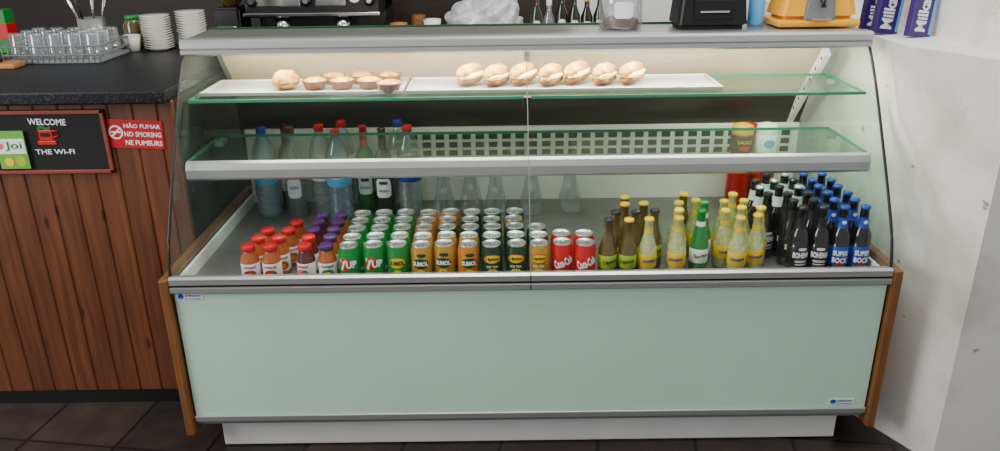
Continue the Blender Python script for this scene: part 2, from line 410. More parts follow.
cp('glass_joint',MB().tube([(0,y-.003,z) for y,z in C],.0014,GREY,6),label='grey vertical joint between panes')
cp('deck',MB().box(-1.021,1.021,.022,.8,.567,.575,DECK,.002),label='grey stainless steel deck')
bw=MB().box(-1.03,1.03,.8,.86,.57,.86,INNER,.003)
for r in range(3):
    for i in range(30):
        xx=-.47+i*.0495
        bw.box(xx,xx+.032,.797,.8005,.752+r*.031,.772+r*.031,DARK)
cp('back_wall',bw,label='white back panel with rows of dark vent slots')
def slant(u): return (.845-.27*u,.855+.34*u)
y0,z0=slant(0);y1,z1=slant(.36);y2,z2=slant(1)
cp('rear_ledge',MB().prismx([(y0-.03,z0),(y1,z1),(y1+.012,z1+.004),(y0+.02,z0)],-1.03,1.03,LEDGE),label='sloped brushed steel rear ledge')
for a,b,o in ((-1.02,.02,0),(-.02,1.02,.014)):
    d=MB().add([(a,y1+o,z1),(b,y1+o,z1),(b,y2+o,z2),(a,y2+o,z2)],[[0,1,2,3]],DOORG)
    for xa in (a,b-.018): d.prismx([(y1+o-.002,z1),(y2+o-.002,z2),(y2+o+.008,z2+.003),(y1+o+.008,z1+.003)],xa,xa+.018,ALU)
    cp('sliding_door',d,label='rear sliding door in aluminium frame, glass coloured with cream lamp glow')
tp=MB().box(-1.035,1.035,.385,.61,1.238,1.25,STEEL,.003).box(-1.035,1.035,.60,.612,1.236,1.256,DGREEN,.002)
cp('top_panel',tp,label='steel and glass top panel')
tr=MB().prismx([(.34,1.206),(.335,1.212),(.335,1.222),(.341,1.225),(.336,1.229),(.338,1.246),(.348,1.253),(.392,1.253),(.392,1.206)],-1.035,1.035,ALU)
cp('top_rail',tr,label='bright aluminium top rail')
cp('lamp_tube',MB().tube([(-.95,.42,1.222),(.95,.42,1.222)],.010,LAMP,10),label='glowing fluorescent tube')
cp('lock',MB().box(-.012,.012,.262,.292,1.05,1.085,BLACK,.003),label='small black pane lock')
def shelf(yf,yr,z,rail,rh):
    r=MB().box(-1.02,1.02,yf+.012,yr,z,z+.008,SHELFG)
    o=cp('shelf',r,label='clear glass shelf')
    e=MB().box(-1.022,1.022,yf+.006,yf+.0125,z-.0005,z+.0085,EDGEG)
    e.box(-1.0225,-1.0195,yf+.01,yr,z-.0005,z+.0085,EDGEG).box(1.0195,1.0225,yf+.01,yr,z-.0005,z+.0085,EDGEG)
    e.box(-1.02,1.02,yr-.0005,yr+.002,z-.0005,z+.0085,EDGEG)
    cp('glass_edge',e,o,'green polished glass edge')
    if rail:
        q=MB().prismx([(yf+.008,z+.012),(yf-.004,z+.006),(yf-.012,z-.012),(yf-.012,z-rh+.008),(yf-.004,z-rh),(yf+.008,z-rh)],-1.018,1.018,ALU,False)
        cp('shelf_rail',q,o,'rounded aluminium shelf rail')
    for sx in (-1,1):
        cp('bracket',MB().box(min(sx*1.0,sx*1.03),max(sx*1.0,sx*1.03),yr-.05,yr,z-.02,z-.0005,ALU,.002),o)
shelf(.205,.53,.905,True,.045)
shelf(.295,.60,1.072,False,.0)
st=MB().prismx([(.55,1.15),(.575,1.17),(.85,.86),(.825,.84)],.985,1.005,WHITE)
for i in range(7):
    q=i/6; yy=.575+.225*q; zz=1.135-.25*q
    st.lathe([(0,0),(.0065,0)],DARK,12,M=Matrix.Translation((.9845,yy,zz))@Matrix.Rotation(-math.pi/2,4,'Y'))
cp('shelf_strut',st,label='white perforated slanted strut')
for i,(xx,zz) in enumerate(((-.985,.572),(.955,.185))):
    k=MB().box(xx-.038,xx+.038,-.0015,.0005,zz-.011,zz+.011,WHITE)
    k.lathe([(0,0),(.009,0)],BLUE,16,M=Matrix.Translation((xx-.026,-.0018,zz+.001))@Matrix.Rotation(math.pi/2,4,'X'))
    k.box(xx-.034,xx-.018,-.0021,-.0016,zz-.006,zz-.002,LBLUE)
    k.text('JORDAO',xx+.009,-.0018,zz+.0035,.048,BLUE,h=.008,bold=.05).text('COOLING',xx+.009,-.0018,zz-.006,.048,BLUE,h=.005,bold=.03)
    cp('maker_sticker',k,label='small white maker sticker with blue logo')
# ------------------------------------------------------------------ cans
CR,CH=.0315,.115
lid=MB().lathe([(.0275,.112),(.0277,.1145),(.0262,.1148),(.0255,.1115),(0,.1115)],SILV,24)
lid.lathe([(.0045,.1118),(.009,.1118),(.009,.113),(.0045,.113),(.0045,.1118)],STEEL,14,M=Matrix.Translation((0,-.003,0))@Matrix.Diagonal((.8,1.3,1,1)))
LID=lid.mesh('can_lid')
def can(bands,deco):
    m=MB(); prof=[(0,.003),(.022,.003),(.026,0),(CR,.008)]
    prof=[(r,z,STEEL) for r,z in prof[:3]]+[(CR,.008,bands[0][1])]
    for i,(zt,mt) in enumerate(bands[:-1]): prof.append((CR,zt,bands[i+1][1]))
    prof.append((CR,.097,bands[-1][1])); prof.append((.0275,.110,SILV)); prof.append((.0275,.112,SILV))
    m.lathe(prof,SILV,28); deco(m); return m.mesh('can_body')
def d7(m):
    for a in (0,math.pi):
        m.bpatch(CR,.062,.034,.04,REDP,a0=a-.28); m.btext('7',CR,.06,.02,WTXT,h=.036,a0=a-.45,off=.001,bold=.04); m.btext('UP',CR,.062,.032,WTXT,h=.024,a0=a+.35,off=.0012,bold=.05)
def dsum(m):
    m.bpatch(CR,.062,.05,.032,DGREEN,a0=0); m.btext('SUMOL',CR,.062,.046,WTXT,h=.015,bold=.05,off=.001)
    m.bpatch(CR,.03,.026,.026,YEL); m.bpatch(CR,.03,.016,.016,ORG,off=.0008); m.bpatch(CR,.088,.03,.012,DGREEN,a0=.1)
def dsumg(m):
    m.bpatch(CR,.062,.05,.032,YEL); m.btext('SUMOL',CR,.062,.046,DGREEN,h=.015,bold=.05,off=.001); m.bpatch(CR,.03,.026,.024,LIME); m.bpatch(CR,.032,.012,.012,YEL,off=.0008)
def dlip(m):
    m.bpatch(CR,.074,.052,.030,REDP,off=.0004); m.bpatch(CR,.074,.048,.025,YEL,off=.0009); m.btext('Lipton',CR,.074,.04,BTXT,h=.014,bold=.04,off=.0015)
    m.btext('ICE TEA',CR,.050,.034,WTXT,h=.007,off=.001); m.bpatch(CR,.03,.034,.026,YEL); m.bpatch(CR,.03,.022,.017,LIME,off=.0009)
def dcoke(m):
    for a in (0,math.pi): m.btext('Coca-Cola',CR,.058,.060,WTXT,h=.028,bold=.055,rot=.35,off=.001,a0=a)
KIND={
 '7':(can([(.02,WTXT),(.097,GREENP)],d7),'green soda can with red spot and white lettering'),
 's':(can([(.018,DGREEN),(.097,ORG)],dsum),'orange and gold soda can with green band'),
 'h':(can([(.018,DGREEN),(.06,GOLD),(.097,GOLD)],dsum),'gold soda can with dark green band and white lettering'),
 'g':(can([(.02,LIME),(.097,GREENP)],dsumg),'green fruit soda can with yellow label'),
 'l':(can([(.012,YEL),(.04,DGREEN),(.097,DGREEN)],dlip),'dark green ice tea can with yellow oval label'),
 'o':(can([(.012,YEL),(.04,ORG),(.097,GOLD)],dlip),'orange and gold ice tea can with yellow oval label'),
 'c':(can([(.01,REDP),(.097,REDP)],dcoke),'red cola can with white script lettering')}
def putcan(k,x,y,rz):
    me,lab=KIND[k]; place('drink_can',[('can_body',me),('lid',LID,'silver lid with pull tab')],(x,y,.5755),lab,'can',rz,'drink cans on the case deck')
cols=[(-.532,'77777'),(-.463,'77777'),(-.393,'ggggg'),(-.320,'hhsss'),(-.250,'hhlhs'),(-.180,'shlll'),(-.110,'lllll'),(-.040,'lllol'),(.030,'oll'),(.098,'cc'),(.166,'cc')]
for ci,(cx,ks) in enumerate(cols):
    cy=.094+random.uniform(0,.008)
    for r,k in enumerate(ks):
        putcan(k,cx+random.uniform(-.0026,.0026),cy,random.uniform(-.45,.45) if r else random.uniform(-.12,.12)); cy+=.0645+random.uniform(0,.006)
# ------------------------------------------------------------------ juice bottles
def juice(liq,deco):
    m=MB().lathe([(0,0,liq),(.025,0,liq),(.0275,.004,liq),(.0275,.012,deco[0]),(.0278,.0125,deco[0]),(.0278,.064,liq),(.0275,.066,liq),(.027,.074,liq),(.0185,.094,liq),(.018,.102,liq),(0,.102)],liq,24)
    m.bpatch(.0278,.030,.040,.030,deco[1],off=.0005); m.btext('compal',.0278,.054,.038,deco[2],h=.012,off=.0009,bold=.03); m.bpatch(.0278,.028,.02,.018,deco[3],off=.0009); m.bpatch(.0278,.04,.012,.008,GREENP,off=.0011,a0=.3)
    return m.mesh('bottle_body')
J1=juice(JUICE,(WTXT,REDP,REDP,ORG)); J2=juice(JUICE2,(WTXT,PINK,REDP,REDP)); J3=juice(JUICE,(WTXT,GREENP,PURP,YEL))
def capm(r,z0,z1,mat): return MB().lathe([(r*.93,z0),(r,z0+.001),(r,z1-.002),(r*.92,z1),(0,z1+.0003)],mat,20).mesh('cap')
RC=capm(.0205,.099,.117,REDP); PC=capm(.0205,.099,.117,PURP)
JP=[]
for r in range(4):
    JP+=[(-.832,r,J1,RC,'red'),(-.768,r,J1,RC,'red')]
for r in range(5):
    JP+=[(-.665,r,J2,RC if r<2 else PC,'red' if r<2 else 'purple'),(-.602,r,J3,PC,'purple')]
for x_,r,b_,c_,cn in JP:
    if x_==-.832 and r>2: continue
    place('juice_bottle',[('bottle_body',b_),('cap',c_,cn+' metal screw cap')],(x_+random.uniform(-.002,.002)+r*.012 if x_<-.7 else x_+random.uniform(-.0015,.0015),.098+r*.064,.5755),'small glass fruit juice bottle with %s cap and fruit label'%cn,'bottle',random.uniform(-.4,.4),'juice bottles on the case deck')
# ------------------------------------------------------------------ small soda bottles
def crown(z,mat,r=.0148): return MB().lathe([(r*1.0,z-.005),(r,z-.001),(r*.85,z+.003),(0,z+.0035)],mat,21,flute=.04,nfl=7).mesh('crown_cap')
def soda(liq,lab,txt,tc,h=.185,r=.0275,neck=True):
    q=h/.185
    m=MB().lathe([(0,0,liq),(r*.9,0,liq),(r,.004,liq),(r,.034*q,lab),(r+.0004,.0345*q,lab),(r+.0004,.075*q,liq),(r,.076*q,liq),(r*.98,.09*q,liq),(r*.62,.122*q,liq),(.0138,.138*q,lab if neck else liq),(.0128,.152*q,liq),(.0122,.176*q,liq),(.0135,.181*q,liq),(0,.182*q)],liq,24)
    m.btext(txt,r,.055*q,.042,tc,h=.015,bold=.04,off=.001,rot=.12)
    return m.mesh('bottle_body')
SB1=soda(LEM,YEL,'Schweppes',BLUE); SB2=soda(TEA,LIME,'Lipton',DGREEN,neck=False); SB3=soda(GREENG,WTXT,'Sprite',GREENP,.2)
YC=crown(.181,YEL); GC=crown(.197,GREENP); BC=crown(.181,BLACK)
def sb(x_,y_,b_,c_,lab):
    place('soda_bottle',[('bottle_body',b_),('crown_cap',c_)],(x_,y_,.5755),lab,'bottle',random.uniform(-.3,.3),'soda bottles on the case deck')
LA='small clear soda bottle with yellow label and yellow cap'; LB='small amber tea bottle with lime label and dark cap'; LC='green glass lemonade bottle with white label and green cap'; LD='small amber tea bottle with lime label and yellow cap'
for x_,y_,k in ((.232,.10,'b'),(.292,.10,'d'),(.352,.105,'a'),(.262,.165,'b'),(.322,.165,'b'),(.382,.175,'b'),(.30,.235,'d'),(.36,.24,'d'),(.31,.30,'d'),
                (.440,.11,'a'),(.455,.175,'a'),(.468,.24,'a'),(.525,.26,'a'),(.50,.32,'d'),
                (.620,.105,'a'),(.678,.125,'a'),(.593,.165,'a'),(.648,.19,'a'),(.705,.185,'a'),(.610,.248,'a'),(.672,.25,'a'),(.655,.312,'a')):
    sb(x_,y_,SB1 if k=='a' else SB2,BC if k=='b' else YC,{'a':LA,'b':LB,'d':LD}[k])
for x_,y_ in ((.510,.125),(.535,.195)): sb(x_,y_,SB3,GC,LC)
# ------------------------------------------------------------------ beer
def beer(lab,txts,tc,neckm,cap2=None):
    r=.0298
    m=MB().lathe([(0,0,BEER),(r*.9,0,BEER),(r,.004,BEER),(r,.028,lab),(r+.0004,.0285,lab),(r+.0004,.088,BEER),(r,.0885,BEER),(r,.112,BEER),(r*.93,.124,BEER),(r*.6,.143,neckm),(.0155,.155,neckm),(.0135,.175,BEER),(.0125,.2,BEER),(.014,.205,BEER),(0,.206)],BEER,26)
    for i,(t,w,h,z) in enumerate(txts): m.btext(t,r,z,w,tc,h=h,bold=.05,off=.001)
    return m
b1=beer(BTXT,[('BOHEMIA',.054,.019,.064),('ORIGINAL',.038,.008,.044)],WTXT,BTXT); b1.bpatch(.0298,.083,.026,.009,WTXT,off=.001); b1.bpatch(.0298,.034,.036,.003,WTXT,False,off=.001); BB1=b1.mesh('bottle_body')
b2=beer(BLUE,[('SUPER',.046,.017,.068),('BOCK',.046,.018,.046)],WTXT,BLUE); b2.bpatch(.0298,.032,.024,.008,REDP,off=.001); b2.bpatch(.0150,.162,.012,.012,WTXT,off=.002); BB2=b2.mesh('bottle_body')
b3=beer(BTXT,[('STOUT',.046,.016,.062)],MUST,WTXT); BB3=b3.mesh('bottle_body')
CB=crown(.206,BLUE); CK=crown(.206,BLACK); CW=crown(.206,SILV)
for r in range(6):
    for ci,x_ in enumerate((.742,.803,.864,.926,.987)):
        if ci==0 and (r<2 or r>4): continue
        sup=ci>=3 
        bm_,cc=(BB2,CB) if sup else (BB1,CK)
        if not sup and r>2: bm_,cc=(BB3,CW if (r+ci)%2 else CK)
        lab='dark beer bottle with blue label and blue cap' if sup else 'dark brown beer bottle with black label'
        place('beer_bottle',[('bottle_body',bm_),('crown_cap',cc)],(x_-(.005 if r%2 else 0),.115+r*.0635,.5755),lab,'bottle',random.uniform(-.25,.25),'beer bottles on the case deck')
# ------------------------------------------------------------------ tall bottles at the back of the deck
def pet(mat,lab,txt,tc):
    pr=[(0,0,mat),(.036,0,mat),(.043,.01,mat)]
    z=.02
    for i in range(5): pr+=[(.043,z,mat),(.0405,z+.009,mat),(.043,z+.018,mat)]; z+=.022
    pr+=[(.043,z,lab),(.0435,z+.001,lab),(.0435,z+.075,mat),(.043,z+.076,mat),(.042,.235,mat),(.03,.275,mat),(.0145,.302,mat),(.0135,.312,mat),(0,.312)]
    m=MB().lathe(pr,mat,24); m.btext(txt,.0435,z+.04,.06,tc,h=.022,bold=.03,off=.001); return m.mesh('bottle_body')
PB=pet(BLUEG,LBLUE,'Vitalis',WTXT); PB2=pet(CLEAR,WTXT,'Luso',REDP); PB3=pet(CLEAR,BLUE,'agua',WTXT)
def scap(mat,z=.305): return capm(.017,z,z+.024,mat)
CBL,CRD,CPK,CBR=scap(BLUE),scap(REDP),scap(REDP),scap(DOUGH)
lq=MB().lathe([(0,0,CLEAR),(.036,0,CLEAR),(.037,.2,CLEAR),(.03,.235,CLEAR),(.014,.26,CLEAR),(.013,.305,CLEAR),(0,.305)],CLEAR,24); lq.bpatch(.037,.11,.05,.07,WTXT,False); lq.btext('GIN',.037,.115,.03,BLUE,off=.0012); LQ=lq.mesh('bottle_body')
def wine(g,capsule):
    wn=MB().lathe([(0,0,g),(.036,0,g),(.0375,.19,g),(.03,.22,g),(.0145,.25,capsule),(.0140,.318,capsule),(.0150,.32,capsule),(0,.326)],g,24); wn.bpatch(.0375,.11,.055,.07,WTXT,False); wn.bpatch(.0375,.13,.03,.012,PURP,False,off=.001); wn.btext('VINHO',.0375,.1,.04,BTXT,off=.0012); return wn.mesh('bottle_body')
WN=wine(DGG,JUICE2); WN2=wine(GREENG,KETCH)
for x_,y_,b_,c_,lab in ((-.925,.66,PB,CBL,'tall blue-tinted water bottle with blue cap'),(-.825,.66,LQ,CBR,'clear spirit bottle with brown cap and white label'),
    (-.728,.69,PB2,CRD,'tall clear water bottle with red cap'),(-.655,.62,PB,CRD,'tall water bottle with light blue label and red cap'),
    (-.41,.665,PB3,CRD,'tall clear water bottle with blue label and red cap'),(-.455,.752,PB2,CBL,'tall clear water bottle with white label and blue cap'),
    (-.66,.752,PB2,CRD,'tall clear water bottle half hidden by other bottles')):
    place('tall_bottle',[('bottle_body',b_),('cap',c_)],(x_,y_,.5755),lab,'bottle',random.uniform(-.3,.3))
place('wine_bottle',[('bottle_body',WN)],(-.5,.655,.5755),'dark green wine bottle with wine-red capsule and white label','bottle')
place('wine_bottle',[('bottle_body',WN2)],(-.572,.695,.5755),'bright green wine bottle with red capsule and white label','bottle')
place('wine_bottle',[('bottle_body',WN)],(-.865,.742,.5755),'dark green wine bottle behind the water bottles','bottle')
car=MB().lathe([(0,0),(.042,0),(.045,.006),(.04,.05),(.026,.11),(.021,.14),(.026,.165)],GWARE,24).mesh('carafe_body')
for x_,y_ in ((-.285,.62),(-.19,.66),(-.10,.62),(.03,.66),(.17,.68)):
    place('glass_carafe',[('carafe_body',car)],(x_,y_,.5755),'empty clear glass carafe with narrow waist','carafe',group='carafes at the back of the deck')
ket=MB().lathe([(0,0,KETCH),(.036,0,KETCH),(.041,.01,KETCH),(.041,.17,KETCH),(.036,.20,KETCH),(.040,.225,BROWN),(.0405,.226,BROWN),(.0405,.285,KETCH),(.035,.290,KETCH),(0,.29)],KETCH,24); ket.btext('SAUCE',.0405,.262,.05,YEL,off=.001); ket.bpatch(.0405,.24,.04,.018,REDP,off=.0006)
ketm=ket.mesh('bottle_body')
mayo=MB().lathe([(0,0,KETCH),(.036,0,KETCH),(.040,.01,KETCH),(.040,.16,WHITE),(.034,.19,WHITE),(.038,.22,WHITE),(.038,.285,WHITE),(.03,.29,WHITE),(0,.29)],WHITE,24); mayo.bpatch(.038,.255,.04,.03,LBLUE,off=.0006); mayo=mayo.mesh('bottle_body')
mus=MB().lathe([(0,0,MUST),(.034,0,MUST),(.038,.01,MUST),(.038,.16,MUST),(.032,.19,MUST),(.035,.22,MUST),(.035,.265,MUST),(.03,.27,MUST),(0,.27)],MUST,24); mus.bpatch(.035,.24,.04,.03,REDP,off=.0006); mus=mus.mesh('bottle_body')
noz=lambda m,d=0: MB().lathe([(.037,.285-d),(.037,.308-d),(.032,.318-d),(.012,.324-d),(0,.324-d)],m,20).mesh('squeeze_cap')
place('sauce_bottle',[('bottle_body',ketm),('squeeze_cap',noz(MUST),'yellow squeeze cap')],(.775,.655,.5755),'red ketchup squeeze bottle with yellow cap','bottle')
place('sauce_bottle',[('bottle_body',mayo),('squeeze_cap',noz(WHITE),'white squeeze cap')],(.862,.655,.5755),'white and red sauce squeeze bottle with white cap','bottle')
place('sauce_bottle',[('bottle_body',mus),('squeeze_cap',noz(REDP,.02),'red squeeze cap')],(.82,.738,.5755),'yellow mustard squeeze bottle with red cap','bottle')
# ------------------------------------------------------------------ trays and pastries
def tray(x0,x1,lab):
    w=(x1-x0)/2
    m=MB().box(-w,w,-.10,.10,0,.003,TRAYM,.001)
    for a in ((-w,w,-.105,-.098),(-w,w,.098,.105)): m.box(a[0],a[1],a[2],a[3],0,.012,TRAYM,.002)
    for a in ((-w-.004,-w+.003),(w-.003,w+.004)): m.box(a[0],a[1],-.105,.105,0,.012,TRAYM,.002)
    place('serving_tray',[('tray_body',m.mesh('tray'))],((x0+x1)/2,.455,1.0805),lab,'tray')
tray(-1.0,-.385,'long white metal pastry tray on the glass shelf')
tray(-.365,.60,'long silver pastry tray holding cream buns')
def blob(sx,sy,sz,mat,amp=.06,fr=25,seed=0,flat=.0,seg=24,M=None):
    m=MB(); bm=bmesh.new(); bmesh.ops.create_uvsphere(bm,u_segments=seg,v_segments=seg//2,radius=1)
    for v in bm.verts:
        n=noise.noise(v.co*2.2+Vector((seed,seed*2,0)))*amp
        z=v.co.z
        if z<0: z*=(1-flat)
        # superellipse in x so the roll has blunt ends
        xx=math.copysign(abs(v.co.x)**.8,v.co.x)
        v.co=Vector((xx*sx*(1+n),v.co.y*sy*(1+n),z*sz*(1+n)))
    zm=min(v.co.z for v in bm.verts)
    bm.verts.index_update()
    m.add([(v.co.x,v.co.y,v.co.z-zm) for v in bm.verts],[[v.index for v in f.verts] for f in bm.faces],mat,True,M); bm.free(); return m
sd=blob(.042,.042,.034,SUGAR,.08,flat=.25).mesh('bun_dough')
rim=MB().lathe([(.041,.018),(.045,.023),(.041,.028),(.037,.024)],DOUGH,24,flute=.02,nfl=5).mesh('brown_ring')
place('sugared_bun',[('bun_dough',sd),('brown_ring',rim)],(-.757,.44,1.0845),'round sugar-dusted doughnut with browned waist','pastry')
cup=MB().lathe([(0,0),(.028,0),(.038,.026),(.040,.029),(.036,.027),(.034,.022)],DOUGH,36,flute=.04,nfl=12).mesh('pastry_cup')
cus=MB().lathe([(.0365,.0235),(.03,.031),(.018,.035),(0,.036)],CUST,24).mesh('custard')
for i,(x_,y_) in enumerate(((-.664,.43),(-.578,.43),(-.492,.43),(-.423,.375),(-.62,.515),(-.53,.515),(-.44,.515))):
    place('custard_tart',[('pastry_cup',cup),('custard',cus,'yellow caramelised custard')],(x_,y_,1.0845),'small baked custard tart in fluted pastry','pastry',random.random()*6,'custard tarts on the tray')
# rolls: elongated loaf split along one long side, upper half hinged open over a cream filling
def bunset(seed):
    lo=blob(.052,.028,.022,BAKED,.12,flat=.35,seed=seed).mesh('lower_half')
    up=blob(.052,.028,.028,SUGAR,.14,flat=.45,seed=seed+4,M=Matrix.Translation((0,.004,.021))@Matrix.Rotation(.25,4,'X')).mesh('upper_half')
    cr=blob(.048,.027,.013,CREAM,.2,flat=0,seed=seed+9,M=Matrix.Translation((0,-.005,.015))).mesh('cream_filling')
    return lo,up,cr
BS=[bunset(i*1.7) for i in range(4)]
BP=[(-.172,.46,.80,-.10),(-.088,.45,.86,-.05),(-.002,.46,.82,-.12),(.083,.445,.88,-.05),(.168,.465,.80,-.14),(.254,.45,.86,-.05),(.342,.455,.80,-.10)]
for i,(x_,y_,rz,ry) in enumerate(BP):
    lo,up,cr=BS[i%4]
    place('cream_bun',[('lower_half',lo,'browned lower crust'),('upper_half',up),('cream_filling',cr,'pale custard cream filling')],(x_,y_,1.0845+abs(ry)*.04),'golden sugared bread roll split and filled with cream','pastry',rot=(-.06,ry,rz),group='cream buns on the tray')
# ------------------------------------------------------------------ items on top of the case
ZT=1.2505
jar=MB().lathe([(0,0,GWARE),(.062,0,GWARE),(.068,.008,GWARE),(.068,.13,GWARE),(.055,.15,GWARE),(.055,.17,GWARE),(0,.17)],GWARE,28); jar.bpatch(.068,.06,.06,.05,WTXT,False)
tl=MB().lathe([(0,.004),(.055,.004),(.058,.025),(.03,.035),(0,.035)],DOUGH,16).mesh('biscuits')
place('glass_jar',[('jar_body',jar.mesh('jar')),('contents',tl,'brown biscuits inside')],(.305,.52,ZT),'clear glass jar with a white paper label','jar')
ap=MB()
def taper(m,x0,x1,y0,y1,z0,z1,k,mat,bev=.01,ky=None):
    bm=bmesh.new(); bmesh.ops.create_cube(bm,size=1); ky=k if ky is None else ky
    for v in bm.verts:
        f=k if v.co.z>0 else 1; fy=ky if v.co.z>0 else 1
        v.co=Vector(((x0+x1)/2+v.co.x*(x1-x0)*f,(y0+y1)/2+v.co.y*(y1-y0)*fy,(z0+z1)/2+v.co.z*(z1-z0)))
    bmesh.ops.bevel(bm,geom=bm.edges[:],offset=bev,segments=3,affect='EDGES'); bm.verts.index_update()
    m.add([v.co.copy() for v in bm.verts],[[v.index for v in f.verts] for f in bm.faces],mat); bm.free(); return m
taper(ap,-.11,.11,-.075,.075,.0,.16,.86,BLACK,.014)
ap.box(-.06,.06,-.083,-.07,.03,.09,DARK,.004).box(-.045,.045,-.087,-.08,.052,.058,CHROME,.002)
place('napkin_dispenser',[('dispenser_body',ap.mesh('ap'))],(.58,.515,ZT),'glossy black tabletop napkin dispenser','dispenser')
spb=MB().lathe([(0,0),(.024,0),(.025,.01),(.025,.09),(.012,.11),(.012,.125),(0,.125)],LBLUE,20).mesh('bottle_body')
spt=MB().box(-.012,.012,-.03,.015,.125,.145,WHITE,.004).tube([(0,-.02,.125),(0,-.03,.105)],.004,WHITE,8).mesh('trigger')
place('spray_bottle',[('bottle_body',spb),('trigger',spt,'white trigger head')],(.735,.52,ZT),'small light blue spray bottle with white trigger','bottle')
ym=MB(); taper(ym,-.125,.125,-.08,.08,.018,.17,.74,YELM,.02)
ym.box(-.128,.128,-.085,.075,.004,.026,YELM,.008)
ymf=MB(); taper(ymf,-.05,.05,-.085,-.02,.022,.10,.8,GREY,.006,ky=1); ymf.box(-.03,.03,-.098,-.075,.026,.032,CHROME,.002).tube([(0,-.07,.09),(0,-.095,.085),(0,-.1,.065)],.008,BLACK,10)
ymt=MB().lathe([(.07,.17),(.075,.18),(.075,.20),(.05,.21),(.02,.24),(0,.245)],WHITE,24)
place('citrus_juicer',[('juicer_body',ym.mesh('ym')),('spout_recess',ymf.mesh('yf'),'grey recess with black spout'),('juice_bowl',ymt.mesh('yt'),'white bowl and cone')],(.905,.515,ZT),'bright yellow citrus juicer with grey spout recess','juicer')
def choc(loc,rot,lab):
    m=MB().box(-.042,.042,-.012,.012,0,.21,MILKA,.002)
    m.text('Milka',-.006,-.0126,.064,.095,WTXT,h=.042,rot=math.pi/2,bold=.03)
    m.text('Milka',-.006,-.0126,.165,.08,WTXT,h=.042,rot=math.pi/2,bold=.03)
    m.box(.030,.040,-.0126,-.012,.01,.2,LBLUE)
    place('chocolate_box',[('carton',m.mesh('carton'))],loc,lab,'box',rot=rot,group='lilac chocolate boxes on the ledge')
choc((1.125,.47,1.226),(-.06,.14,.25),'upright lilac chocolate box with white lettering')
choc((1.195,.40,1.226),(-.06,.13,.35),'leaning lilac chocolate box next to the bare wall')
choc((1.12,.54,1.226),(-.06,.10,.1),'lilac chocolate box half hidden by the others')
# ------------------------------------------------------------------ behind
bc=root('back_counter',(-.6,1.9,0),'dark back counter with steel worktop behind the bar','counter')
obj('cabinet_body',MB().box(-1.8,1.65,-.2,.5,0,.89,BROWN).mesh('bcb'),bc)
obj('worktop',MB().box(-1.8,1.67,-.24,.5,.89,.92,STEEL,.004).mesh('bcw'),bc)
ZB=.9205
cm=root('espresso_machine',(-.94,1.93,ZB),'black and chrome two-group espresso machine','coffee machine')
def cmp_(n,mb,l=None):
    o=obj(n,mb.mesh(n),cm)
    if l:o['label']=l
cmp_('machine_body',MB().box(-.31,.31,-.02,.24,.02,.42,BLACK,.01).box(-.31,.31,-.24,.24,.24,.40,BLACK,.012))
cmp_('drip_tray',MB().box(-.31,.31,-.25,.0,.02,.08,CHROME,.006),'chrome drip tray')
cmp_('chrome_trim',MB().box(-.315,.315,-.252,-.24,.385,.40,CHROME,.003).box(-.315,.315,-.252,-.24,.245,.262,CHROME,.003).box(-.30,-.05,-.246,-.24,.29,.36,CHROME,.004).box(.02,.16,-.246,-.24,.29,.36,CHROME,.004),'chrome trim strips')
cmp_('cup_rail',MB().tube([(-.3,.2,.47),(-.3,-.22,.47),(.3,-.22,.47),(.3,.2,.47)],.006,CHROME),'chrome cup rail')
for x_ in (-.15,.13):
    cmp_('group_head',MB().lathe([(0,0),(.032,0),(.034,.01),(.034,.06),(0,.06)],CHROME,20,M=Matrix.Translation((x_,-.19,.18))),'chrome group head')
    cmp_('portafilter',MB().lathe([(0,0),(.025,0),(.033,.02),(.033,.03),(0,.03)],CHROME,20,M=Matrix.Translation((x_,-.19,.15))).tube([(x_,-.22,.165),(x_,-.27,.16),(x_+.005,-.36,.15)],[.008,.012,.013],BLACK,10),'black handled portafilter')
for x_ in (-.27,-.02,.27):
    cmp_('steam_knob',MB().lathe([(0,0),(.024,0),(.026,.02),(.02,.03),(0,.03)],BLACK,16,M=Matrix.Translation((x_,-.238,.315))@Matrix.Rotation(math.pi/2,4,'X')).lathe([(0,0),(.012,0)],CHROME,16,M=Matrix.Translation((x_,-.2685,.315))@Matrix.Rotation(math.pi/2,4,'X')),'black knob with chrome centre')
cmp_('pressure_gauge',MB().lathe([(0,.004),(.022,.004),(.025,.006),(.027,0)],WTXT,20,M=Matrix.Translation((.2,-.241,.33))@Matrix.Rotation(math.pi/2,4,'X')),'white round pressure gauge')
gr=root('coffee_grinder',(-1.36,1.85,ZB),'black and chrome coffee grinder','coffee grinder')
obj('grinder_body',taper(MB(),-.07,.07,-.1,.1,0,.28,.85,BLACK,.012).box(-.05,.05,-.115,-.09,.12,.2,CHROME,.01).mesh('g'),gr)
obj('bean_hopper',MB().lathe([(.03,.28),(.05,.3),(.075,.4),(.075,.42),(0,.425)],TEA,20).mesh('h'),gr)
pc=MB().lathe([(0,0),(.03,0),(.042,.11),(.040,.11),(.028,.004),(0,.004)],CERAM,20).mesh('paper_cup')
pj=MB().lathe([(0,0,STEEL),(.04,0,STEEL),(.04,.17,STEEL),(.042,.175,WOODB),(.042,.2,WOODB),(0,.205)],STEEL,20).mesh('tin')
place('storage_tin',[('tin_body',pj)],(-.555,1.78,ZB),'steel storage tin with light wooden lid','tin')
place('storage_tin',[('tin_body',MB().lathe([(0,0),(.035,0),(.035,.22),(.03,.235),(0,.235)],DOUGH,20).mesh('tin'))],(-.46,1.80,ZB),'brown cylindrical tin on the back counter','tin')
for i in range(4): place('takeaway_cup',[('cup_body',pc)],(-.395,1.78,ZB+.035*i),'white takeaway cup nested in a short stack','cup',group='nested takeaway cups')
bg=MB(); bm=bmesh.new(); bmesh.ops.create_icosphere(bm,subdivisions=5,radius=1)
